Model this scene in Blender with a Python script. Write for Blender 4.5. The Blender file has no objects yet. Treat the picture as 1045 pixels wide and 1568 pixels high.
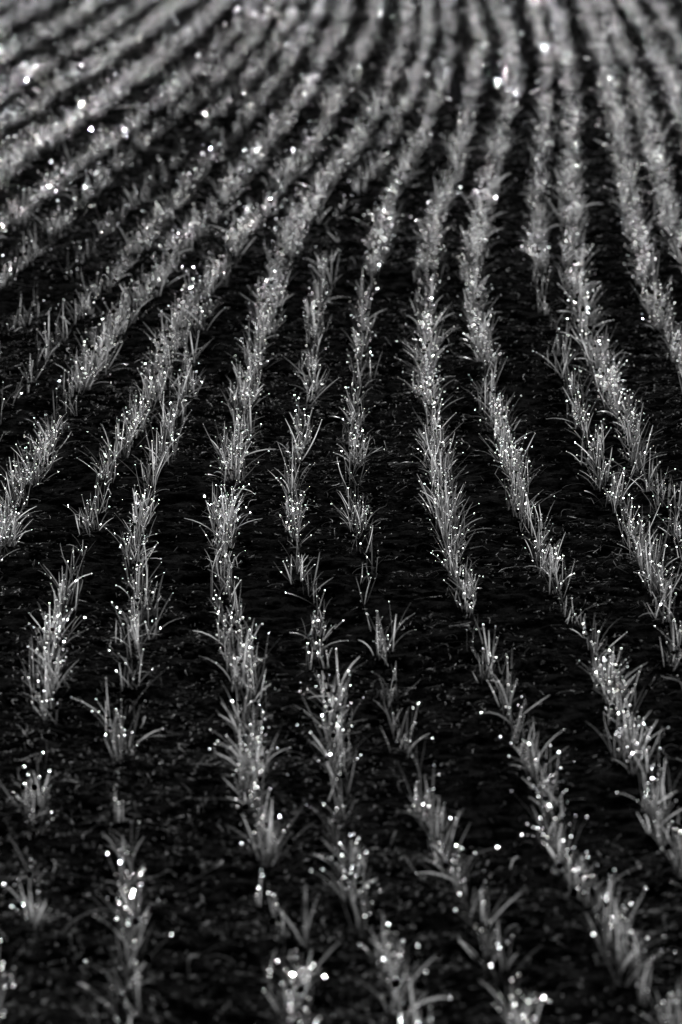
import bpy, math
import numpy as np
rng=np.random.default_rng(11)
H=1.85; PITCH=math.radians(10.05); F=8711.0
# ---------------------------------------------------------------- terrain
def terr(y):
    y=np.asarray(y,float)
    t=np.clip(y,10,34)-10
    return -0.0012*t*t-np.where(y>34,0.0576*(y-34),0)
def hsh(ix,iy,seed):
    n=(ix.astype(np.int64)*374761393+iy.astype(np.int64)*668265263+seed*974634777)&0xffffffff
    n=((n^(n>>13))*1274126177)&0xffffffff
    return ((n^(n>>16))&0xffff)/65535.0
def vnoise(x,y,seed=0):
    ix=np.floor(x); iy=np.floor(y); fx=x-ix; fy=y-iy
    fx=fx*fx*(3-2*fx); fy=fy*fy*(3-2*fy)
    a=hsh(ix,iy,seed); b=hsh(ix+1,iy,seed); c=hsh(ix,iy+1,seed); d=hsh(ix+1,iy+1,seed)
    return (a*(1-fx)+b*fx)*(1-fy)+(c*(1-fx)+d*fx)*fy
def relief(x,y):
    return (vnoise(x/0.30,y/0.30,1)-.5)*0.018+(vnoise(x/0.16,y/0.08,2)-.5)*0.016+(vnoise(x/0.06,y/0.04,3)-.5)*0.012
def ground_z(x,y): return terr(y)+relief(x,y)

# ---------------------------------------------------------------- drill rows (bearing/depression survey -> ground position)
def survey(px,py,h=0.025):
    u=(px-522.5)/F; v=-(py-784)/F
    c,s=math.cos(PITCH),math.sin(PITCH)
    d=(u,c+v*s,-s+v*c)
    lo,hi=1.0,60.0
    for i in range(40):
        m=(lo+hi)/2
        t=min(max(m,10),34)-10
        z=-0.0012*t*t-(0.0576*(m-34) if m>34 else 0)
        if H+d[2]*m/d[1]-(z+h)>0: lo=m
        else: hi=m
    return (d[0]*lo/d[1],lo)
rows=[
 [(15,1480,.85),(60,1360,.85),(40,1240,.95),(65,1130,.75),(65,1040,1),(85,950,1),(120,870,1),(140,770,1.1),(190,670,1),(245,580,1),(270,510,.9),(320,430,1),(370,360,1),(435,275,1),(490,200,1),(540,110,1),(570,40,1),(580,0,1)],
 [(190,1530,.65),(185,1400,.75),(195,1290,.95),(185,1170,.85),(195,1050,.95),(215,930,1.05),(210,830,1.05),(218,730,.7),(262,650,.7),(288,580,.75),(305,520,.5)],
 [(470,1560,1.1),(440,1450,1.1),(412,1350,1.1),(395,1240,1.25),(390,1120,1.2),(375,1020,1.25),(352,930,1.2),(345,820,1.2),(345,740,1.1),(365,640,1.2),(395,530,1.2),(420,430,1.3),(460,330,1.2),(520,250,1.1),(580,160,1.1),(620,60,1),(625,0,1)],
 [(640,1568,.8),(600,1490,.9),(560,1380,1.1),(530,1300,1.1),(515,1200,1.15),(510,1100,1.1),(495,1000,1.1),(480,910,.7),(455,825,.75),(450,730,.8),(465,640,.85),(478,560,.75),(485,480,.8),(500,400,.45),(525,325,.35),(585,230,.8),(630,140,.9),(655,60,.9),(655,0,.9)],
 [(800,1568,.9),(770,1500,.85),(715,1390,.7),(650,1220,.9),(620,1110,.85),(590,1030,.9),(570,940,.85),(555,840,.9),(545,730,.9),(545,620,.8),(550,510,.8),(570,400,1),(595,310,1),(630,240,.9),(665,160,.9),(690,80,.9),(687,0,.9)],
 [(1020,1540,1.05),(940,1430,1.1),(890,1350,1),(850,1250,.85),(800,1110,1),(760,1040,.95),(740,950,.85),(702,880,.9),(690,810,1.2),(670,700,1.2),(655,580,1.1),(650,460,1),(665,340,1),(700,240,1),(720,150,1),(735,60,.9),(722,0,.9)],
 [(1045,1310,.9),(1005,1230,.9),(965,1130,1.1),(930,1040,1.1),(895,960,1.1),(840,880,.95),(805,770,1.1),(765,660,1.1),(740,540,1),(730,430,1),(742,310,1.1),(765,220,1.2),(787,130,1.1),(782,60,1.1),(760,0,1.1)],
 [(1070,1060,.7),(1030,960,.7),(990,850,1.1),(940,755,1.05),(900,660,1),(868,570,.85),(845,505,.12),(825,400,.9),(820,300,.8),(832,200,.9),(838,100,.9),(815,0,.9)],
 [(1110,950,1),(1040,800,1.1),(985,705,1.1),(940,590,1.2),(900,500,1.2),(880,400,1.1),(874,300,1.1),(876,200,1.2),(870,100,1.1),(845,0,1.1)],
 [(1160,740,1),(1090,620,1),(1035,530,1),(1000,460,1.1),(980,370,1.1),(960,290,1.2),(948,200,1.2),(925,90,1.2),(893,0,1.1)],
 [(1120,530,1),(1060,420,1.1),(1020,310,1.2),(1003,220,1.2),(975,130,1.1),(945,50,1.1),(922,0,1.1)],
 [(1130,380,1),(1085,280,1),(1045,180,1.1),(1018,100,1.1),(985,40,1.1),(960,0,1.1)],
 [(1170,300,1),(1120,210,1),(1070,120,1.1),(1030,40,1.1),(1003,0,1)],
 [(-60,960,1.1),(0,805,1.2),(50,700,1.2),(105,610,1.2),(165,520,1.3),(225,440,1.2),(280,370,1.2),(350,290,1.2),(420,200,1.1),(480,120,1.1),(515,50,1.1),(530,0,1.1)],
 [(-40,720,.9),(8,620,.7),(60,545,.55),(110,490,.65),(150,435,.65),(195,390,.7),(250,325,.8),(300,265,.6),(370,185,.6),(430,110,.9),(475,40,.9),(492,0,.9)],
 [(-50,590,.7),(8,510,.6),(80,430,.25),(130,380,.5),(185,325,.5),(260,250,.35),(330,170,.5),(395,100,.8),(440,35,.9),(455,0,.9)],
 [(-50,480,.8),(15,415,.8),(65,365,.8),(115,310,.7),(185,245,.7),(260,180,.8),(330,120,.8),(390,50,1),(425,0,1)],
 [(-60,400,1),(0,340,1.2),(80,280,1.1),(160,220,1),(240,160,1.1),(310,100,1),(360,45,1),(390,0,1)],
 [(-60,320,1.3),(0,262,1.7),(70,215,1.7),(150,160,1.5),(230,100,1.4),(290,50,1.4),(345,0,1.4)],
 [(-60,240,1.2),(0,190,1.3),(70,145,1.2),(150,95,1.3),(220,45,1.3),(280,0,1.3)],
 [(-60,190,1.2),(0,140,1.3),(80,90,1.3),(150,50,1.2),(225,0,1.2)],
 [(-60,130,1.2),(0,88,1.2),(80,45,1.2),(150,0,1.2)],
 [(-60,80,1.2),(0,42,1.2),(70,0,1.2)],
]
def smooth_row(r):
    P=np.array([survey(a,b)+(w,) for a,b,w in r])
    d0=P[0]-P[1]; d0/=np.hypot(d0[0],d0[1]); d1=P[-1]-P[-2]; d1/=np.hypot(d1[0],d1[1])
    d0[2]=0; d1[2]=0
    P=np.vstack([P[0]+d0*1.6,P,P[-1]+d1*3,P[-1]+d1*9])
    t=np.concatenate([[0],np.cumsum(np.hypot(*np.diff(P[:,:2],axis=0).T))])
    s=np.arange(0,t[-1],0.02)
    Q=np.stack([np.interp(s,t,P[:,i]) for i in range(3)],1)
    k=np.hanning(31); k/=k.sum()
    for i in range(2):
        e=np.concatenate([np.full(15,Q[0,i]),Q[:,i],np.full(15,Q[-1,i])])
        Q[:,i]=np.convolve(e,k,'valid')
    return Q
curves=[smooth_row(r) for r in rows]
curves[1]=curves[1][curves[1][:,1]<13.2]
for k in range(1,9):
    c=curves[12].copy(); c[:,0]+=0.16*k; c[:,2]=1.1; curves.append(c)
    c=curves[22].copy(); c[:,0]-=0.16*k; c[:,1]+=0.12*k; c[:,2]=1.1; curves.append(c)
for k in range(1,5):
    c=curves[0].copy(); m=c[:,1]<9.6; c=c[m]; c[:,0]-=0.135*k; c[:,2]=.8; curves.append(c)
    c=curves[6].copy(); m=c[:,1]<8.2; c=c[m]; c[:,0]+=0.135*k; c[:,2]=.8; curves.append(c)

# ---------------------------------------------------------------- plants -> blades
base=[];az=[];tilt=[];ln=[];wd=[];bend=[];shd=[]
for ri,c in enumerate(curves):
    s=np.arange(len(c))*0.02
    n=int(s[-1]/0.0055)
    ps=np.sort(rng.uniform(0,s[-1],n))
    cx=np.interp(ps,s,c[:,0]); cy=np.interp(ps,s,c[:,1]); w=np.interp(ps,s,c[:,2])
    f=np.full_like(ps,ri*7.3)
    far=np.clip((cy-7.6)/2.8,0,1); vfar=np.clip((cy-13)/6,0,1)
    clump=vnoise(ps/0.11,f,11)*0.6+vnoise(ps/0.45,f,12)*0.45
    tuft=np.clip((vnoise(ps/0.12,f,21)-.26)*2.6,0,1)
    p=w*w*(0.06+0.50*np.clip((clump-0.26+0.06*far)*2.0,0,1.1))*(0.84-.06*vfar)
    p=p*((0.38+0.66*tuft)*(1-far)+far*(0.72+.28*tuft))
    keep=rng.random(len(ps))<p
    cx,cy,w,ps,vfar=cx[keep],cy[keep],w[keep],ps[keep],vfar[keep]
    f=np.full_like(ps,ri*7.3)
    cx=cx+(vnoise(ps/0.22,f,41)-.5)*0.022
    vig=0.78+0.46*vnoise(ps/0.3,f,42)
    spread=0.008+0.009*np.clip(w-.9,0,1)
    cx=cx+rng.normal(0,1,len(cx))*spread; cy=cy+rng.normal(0,0.01,len(cy))
    size=rng.normal(1,0.2,len(cx)).clip(.5,1.45)*(0.85+0.15*w)*vig*(1-.14*vfar)
    nb=rng.integers(2,6,len(cx))
    idx=np.repeat(np.arange(len(cx)),nb)
    m=len(idx)
    bx=cx[idx]+rng.normal(0,.004,m); by=cy[idx]+rng.normal(0,.004,m)
    base.append(np.stack([bx,by],1))
    az.append(rng.uniform(0,2*math.pi,m))
    tilt.append(np.abs(rng.normal(0.24,0.28,m)).clip(0.02,1.3))
    ln.append((rng.normal(0.051,0.015,m)*size[idx]).clip(0.014,0.095))
    wd.append(rng.uniform(0.0011,0.0023,m)*size[idx]**.6)
    bend.append(rng.normal(0.2,0.45,m))
    pl=0.6+0.8*rng.random(len(cx))*(0.5+vnoise(ps/0.17,f,43))
    shd.append((rng.random(m)**2.0*pl[idx]).clip(0,1.3))
base=np.vstack(base);az=np.concatenate(az);tilt=np.concatenate(tilt);ln=np.concatenate(ln);wd=np.concatenate(wd);bend=np.concatenate(bend);shd=np.concatenate(shd)
N=len(az); print("blades",N)
z0=ground_z(base[:,0],base[:,1])-0.004
S=6
ts=np.linspace(0,1,S)
prof=np.array([0.8,1.0,1.0,0.9,0.7,0.3])
p=np.stack([base[:,0],base[:,1],z0],1)
V=np.zeros((N,S,3,3))
tw=rng.uniform(-1.2,1.2,N)+rng.normal(0,.3,N)
for i in range(S):
    th=tilt+bend*ts[i]
    T=np.stack([np.sin(th)*np.cos(az),np.sin(th)*np.sin(az),np.cos(th)],1)
    if i>0: p=p+T*(ln/(S-1))[:,None]
    B=np.stack([-np.sin(az),np.cos(az),np.zeros(N)],1)
    Nn=np.cross(T,B)
    a=tw+0.8*ts[i]*bend
    side=B*np.cos(a)[:,None]+Nn*np.sin(a)[:,None]
    nor=np.cross(T,side)
    hw=(wd*0.5*prof[i])[:,None]
    V[:,i,0]=p-side*hw; V[:,i,1]=p+nor*hw*0.7; V[:,i,2]=p+side*hw
tips=p.copy(); 
verts=V.reshape(-1,3)
b=(np.arange(N)*S*3)[:,None]
q=[]
for i in range(S-1):
    for j in range(2):
        q.append([i*3+j,i*3+j+1,(i+1)*3+j+1,(i+1)*3+j])
q=np.array(q)
faces=(b[:,:,None]+q[None]).reshape(-1,4)
shade=np.repeat(shd,S*3)
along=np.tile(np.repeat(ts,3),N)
# ---------------------------------------------------------------- dew drops
def ico():
    t=(1+5**.5)/2
    v=np.array([[-1,t,0],[1,t,0],[-1,-t,0],[1,-t,0],[0,-1,t],[0,1,t],[0,-1,-t],[0,1,-t],[t,0,-1],[t,0,1],[-t,0,-1],[-t,0,1]],float)
    v/=np.linalg.norm(v[0])
    f=np.array([[0,11,5],[0,5,1],[0,1,7],[0,7,10],[0,10,11],[1,5,9],[5,11,4],[11,10,2],[10,7,6],[7,1,8],[3,9,4],[3,4,2],[3,2,6],[3,6,8],[3,8,9],[4,9,5],[2,4,11],[6,2,10],[8,6,7],[9,8,1]])
    return v,f
iv,iff=ico()
sel=rng.random(N)<0.42
dp=tips[sel]; dr=np.exp(rng.normal(math.log(0.00074),0.25,len(dp))).clip(0.0004,0.0012)
parts=[dp]; rr=[dr]
for _ in range(2):
    sel2=rng.random(N)<0.2; k=rng.integers(2,S-1,N)
    mid=V[np.arange(N),k,rng.integers(0,3,N)][sel2]
    parts.append(mid); rr.append(rng.uniform(.0004,.00075,len(mid)))
dp=np.vstack(parts); dr=np.concatenate(rr)
glint=np.repeat(np.exp(rng.normal(math.log(6.5),0.65,len(dp))).clip(1,26),12)  # per-bead highlight strength, used as the glossy colour
def blobs(P,R,jit=0):
    n=len(P); vv=np.repeat(iv[None],n,0)
    if jit: vv=vv*(1+rng.uniform(-jit,jit,(n,12,1)))
    R=np.asarray(R)
    if R.ndim==1: R=R[:,None]*np.ones((1,3))
    vv=vv*R[:,None,:]+P[:,None,:]
    ff=(np.arange(n)*12)[:,None,None]+iff[None]
    return vv.reshape(-1,3),ff.reshape(-1,3)
def make_mesh(name,v,f,smooth=True):
    me=bpy.data.meshes.new(name)
    k=f.shape[1]
    me.vertices.add(len(v)); me.vertices.foreach_set("co",np.ascontiguousarray(v,dtype=np.float32).ravel())
    me.loops.add(f.size); me.loops.foreach_set("vertex_index",f.astype(np.int32).ravel())
    me.polygons.add(len(f)); me.polygons.foreach_set("loop_start",np.arange(0,f.size,k,dtype=np.int32))
    try: me.polygons.foreach_set("loop_total",np.full(len(f),k,dtype=np.int32))
    except Exception: pass
    me.polygons.foreach_set("use_smooth",np.full(len(f),smooth))
    me.update(calc_edges=True)
    ob=bpy.data.objects.new(name,me); bpy.context.scene.collection.objects.link(ob)
    return ob
def attr(ob,name,data):
    a=ob.data.attributes.new(name,'FLOAT','POINT'); a.data.foreach_set("value",data.astype(np.float32))
# ---------------------------------------------------------------- materials
def newmat(name):
    m=bpy.data.materials.new(name); m.use_nodes=True
    nt=m.node_tree; nt.nodes.clear()
    return m,nt,nt.nodes,nt.links
def ramp(nd,lk,src,a,b,p0=0,p1=1):
    r=nd.new("ShaderNodeMapRange"); r.inputs["From Min"].default_value=p0; r.inputs["From Max"].default_value=p1
    r.inputs["To Min"].default_value=a; r.inputs["To Max"].default_value=b
    lk.new(src,r.inputs["Value"]); return r.outputs[0]
leaf,nt,nd,lk=newmat("wheat_leaf")
o=nd.new("ShaderNodeOutputMaterial"); at=nd.new("ShaderNodeAttribute"); at.attribute_name="shade"
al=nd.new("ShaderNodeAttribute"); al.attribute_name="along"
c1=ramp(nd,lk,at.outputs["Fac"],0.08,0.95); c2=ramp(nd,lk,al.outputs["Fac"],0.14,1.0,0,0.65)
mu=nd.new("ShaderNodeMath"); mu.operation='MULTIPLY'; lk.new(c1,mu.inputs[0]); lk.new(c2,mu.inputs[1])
comb=nd.new("ShaderNodeCombineColor")
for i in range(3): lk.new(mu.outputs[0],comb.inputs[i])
pb=nd.new("ShaderNodeBsdfPrincipled"); lk.new(comb.outputs[0],pb.inputs["Base Color"]); pb.inputs["Roughness"].default_value=0.26; pb.inputs["Specular IOR Level"].default_value=1.0
tr=nd.new("ShaderNodeBsdfTranslucent"); lk.new(comb.outputs[0],tr.inputs["Color"])
ad=nd.new("ShaderNodeMixShader"); ad.inputs[0].default_value=0.52; lk.new(pb.outputs[0],ad.inputs[1]); lk.new(tr.outputs[0],ad.inputs[2]); lk.new(ad.outputs[0],o.inputs[0])
# water beads: sun glint painted in as over-bright glossy colour, imitating lens focusing
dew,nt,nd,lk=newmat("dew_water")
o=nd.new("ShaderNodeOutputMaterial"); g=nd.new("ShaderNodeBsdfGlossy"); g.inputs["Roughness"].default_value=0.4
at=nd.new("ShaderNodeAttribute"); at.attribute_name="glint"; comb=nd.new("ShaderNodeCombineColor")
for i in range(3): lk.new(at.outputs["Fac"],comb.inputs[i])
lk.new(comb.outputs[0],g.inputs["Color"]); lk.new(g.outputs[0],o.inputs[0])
def soilmat(name,a,b,bump):
    m,nt,nd,lk=newmat(name)
    o=nd.new("ShaderNodeOutputMaterial"); tc=nd.new("ShaderNodeTexCoord")
    n1=nd.new("ShaderNodeTexNoise"); n1.inputs["Scale"].default_value=22; n1.inputs["Detail"].default_value=8; n1.inputs["Roughness"].default_value=.75
    lk.new(tc.outputs["Object"],n1.inputs["Vector"])
    c=ramp(nd,lk,n1.outputs["Fac"],a,b,.45,.7)
    comb=nd.new("ShaderNodeCombineColor")
    for i in range(3): lk.new(c,comb.inputs[i])
    n2=nd.new("ShaderNodeTexNoise"); n2.inputs["Scale"].default_value=110; n2.inputs["Detail"].default_value=6; n2.inputs["Roughness"].default_value=.7
    lk.new(tc.outputs["Object"],n2.inputs["Vector"])
    bp=nd.new("ShaderNodeBump"); bp.inputs["Strength"].default_value=bump; bp.inputs["Distance"].default_value=0.01; lk.new(n2.outputs["Fac"],bp.inputs["Height"])
    pb=nd.new("ShaderNodeBsdfDiffuse"); lk.new(comb.outputs[0],pb.inputs["Color"])
    lk.new(bp.outputs[0],pb.inputs["Normal"]); lk.new(pb.outputs[0],o.inputs[0]); return m
soil=soilmat("dark_soil",0.0008,0.024,1.0)
clodm=soilmat("soil_clod",0.002,0.06,0.6)
straw,nt,nd,lk=newmat("dry_straw")
o=nd.new("ShaderNodeOutputMaterial"); at=nd.new("ShaderNodeAttribute"); at.attribute_name="shade"
c=ramp(nd,lk,at.outputs["Fac"],0.01,0.6); comb=nd.new("ShaderNodeCombineColor")
for i in range(3): lk.new(c,comb.inputs[i])
pb=nd.new("ShaderNodeBsdfPrincipled"); lk.new(comb.outputs[0],pb.inputs["Base Color"]); pb.inputs["Roughness"].default_value=.6; pb.inputs["Specular IOR Level"].default_value=.3; lk.new(pb.outputs[0],o.inputs[0])
# ---------------------------------------------------------------- build
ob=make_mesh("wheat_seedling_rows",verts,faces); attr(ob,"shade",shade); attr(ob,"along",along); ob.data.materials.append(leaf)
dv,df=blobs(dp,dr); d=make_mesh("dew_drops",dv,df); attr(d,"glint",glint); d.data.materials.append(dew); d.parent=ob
def axis(lo,hi,step_fn,far):
    a=[lo]
    while a[-1]<hi: a.append(a[-1]+step_fn(a[-1]))
    out=[];s=step_fn(hi);x=a[-1]
    while x<far: s*=1.35; x+=s; out.append(x)
    pre=[];s=step_fn(lo);x=lo
    while x>-far: s*=1.35; x-=s; pre.append(x)
    return np.array(pre[::-1]+a+out)
gx=axis(-2.2,2.2,lambda v:0.014,700); gy=axis(5.5,30,lambda v:0.012 if v<14 else 0.03,900)
X,Y=np.meshgrid(gx,gy); 
R=relief(X,Y)+(vnoise(X/0.03,Y/0.018,5)-.5)*0.010
Z=terr(Y)+R*np.where((np.abs(X)<60)&(Y<100),1,0)
nx,ny=len(gx),len(gy)
gv=np.stack([X,Y,Z],-1).reshape(-1,3)
I=(np.arange(ny-1)[:,None]*nx+np.arange(nx-1)[None]).ravel()
gf=np.stack([I,I+1,I+nx+1,I+nx],1)
g=make_mesh("ground",gv,gf); g.data.materials.append(soil)
n=45000
cy=5.8+ (rng.random(n)**1.3)*22; cx=rng.uniform(-1,1,n)*(0.6+cy*0.075)
r=np.exp(rng.normal(math.log(.0034),.55,n)).clip(.0012,.015)
P=np.stack([cx,cy,ground_z(cx,cy)+r*.1],1)
R3=np.stack([r*rng.uniform(.8,1.7,n),r*rng.uniform(.7,1.2,n),r*rng.uniform(.5,.8,n)],1)
cv,cf=blobs(P,R3,.25); cl=make_mesh("soil_clods",cv,cf,False); cl.data.materials.append(clodm)
n=150000
cy=5.8+(rng.random(n)**1.25)*20; cx=rng.uniform(-1,1,n)*(0.6+cy*0.075)
dens=vnoise(cx/0.35,cy/0.9,31)*.6+vnoise(cx/0.1,cy/0.3,32)*.4
kp=rng.random(n)<np.clip((dens-.25)*2.2,.15,1); cx,cy=cx[kp],cy[kp]; n=len(cx)
L=np.exp(rng.normal(math.log(.021),.65,n)).clip(.006,.18); a=rng.uniform(0,2*math.pi,n); k=rng.normal(0,20,n)*0.04/np.maximum(L,.02)
W=rng.uniform(.00018,.00045,n); up=rng.uniform(0,.6,n)
K=5; pp=np.stack([cx,cy],1); SV=np.zeros((n,K,2,3))
for i in range(K):
    if i>0: pp=pp+np.stack([np.cos(a),np.sin(a)],1)*(L/(K-1))[:,None]; a=a+k*0.25
    t=i/(K-1); z=ground_z(pp[:,0],pp[:,1])+0.004+up*L*t*(1.3-t)
    sd=np.stack([-np.sin(a),np.cos(a),np.ones(n)*.6],1)*W[:,None]
    c3=np.stack([pp[:,0],pp[:,1],z],1); SV[:,i,0]=c3-sd; SV[:,i,1]=c3+sd
b=(np.arange(n)*K*2)[:,None,None]; qq=np.array([[i*2,i*2+1,i*2+3,i*2+2] for i in range(K-1)])
sf=(b+qq[None]).reshape(-1,4)
st=make_mesh("straw_debris",SV.reshape(-1,3),sf); attr(st,"shade",np.repeat(rng.random(n)**2,K*2)); st.data.materials.append(straw)
# ---------------------------------------------------------------- light
sc=bpy.context.scene
EL,AZ=math.radians(25),math.radians(8)
w=bpy.data.worlds.new("World"); sc.world=w; w.use_nodes=True; nt=w.node_tree
bg=nt.nodes["Background"]; sky=nt.nodes.new("ShaderNodeTexSky"); sky.sky_type='NISHITA'; sky.sun_disc=False; sky.sun_elevation=EL; sky.sun_rotation=AZ
bw=nt.nodes.new("ShaderNodeRGBToBW"); nt.links.new(sky.outputs[0],bw.inputs[0]); nt.links.new(bw.outputs[0],bg.inputs[0]); bg.inputs[1].default_value=0.05
sl=bpy.data.lights.new("sun","SUN"); sl.energy=5; sl.angle=math.radians(.5); sl.color=(1,1,1)
so=bpy.data.objects.new("sun",sl); sc.collection.objects.link(so)
from mathutils import Vector
dirn=Vector((math.sin(AZ)*math.cos(EL),math.cos(AZ)*math.cos(EL),math.sin(EL)))
so.rotation_euler=dirn.to_track_quat('Z','Y').to_euler(); so.location=dirn*20
# ---------------------------------------------------------------- camera
cd=bpy.data.cameras.new("camera"); cam=bpy.data.objects.new("camera",cd); sc.collection.objects.link(cam); sc.camera=cam
cam.location=(0,0,H); cam.rotation_euler=(math.pi/2-PITCH,0,0)
cd.sensor_fit='VERTICAL'; cd.sensor_height=36; cd.sensor_width=24; cd.lens=200; cd.clip_end=3000; cd.clip_start=.1
cd.dof.use_dof=True; cd.dof.focus_distance=10.6; cd.dof.aperture_fstop=8
sc.view_settings.view_transform='Standard'; sc.view_settings.look='None'; sc.view_settings.exposure=0
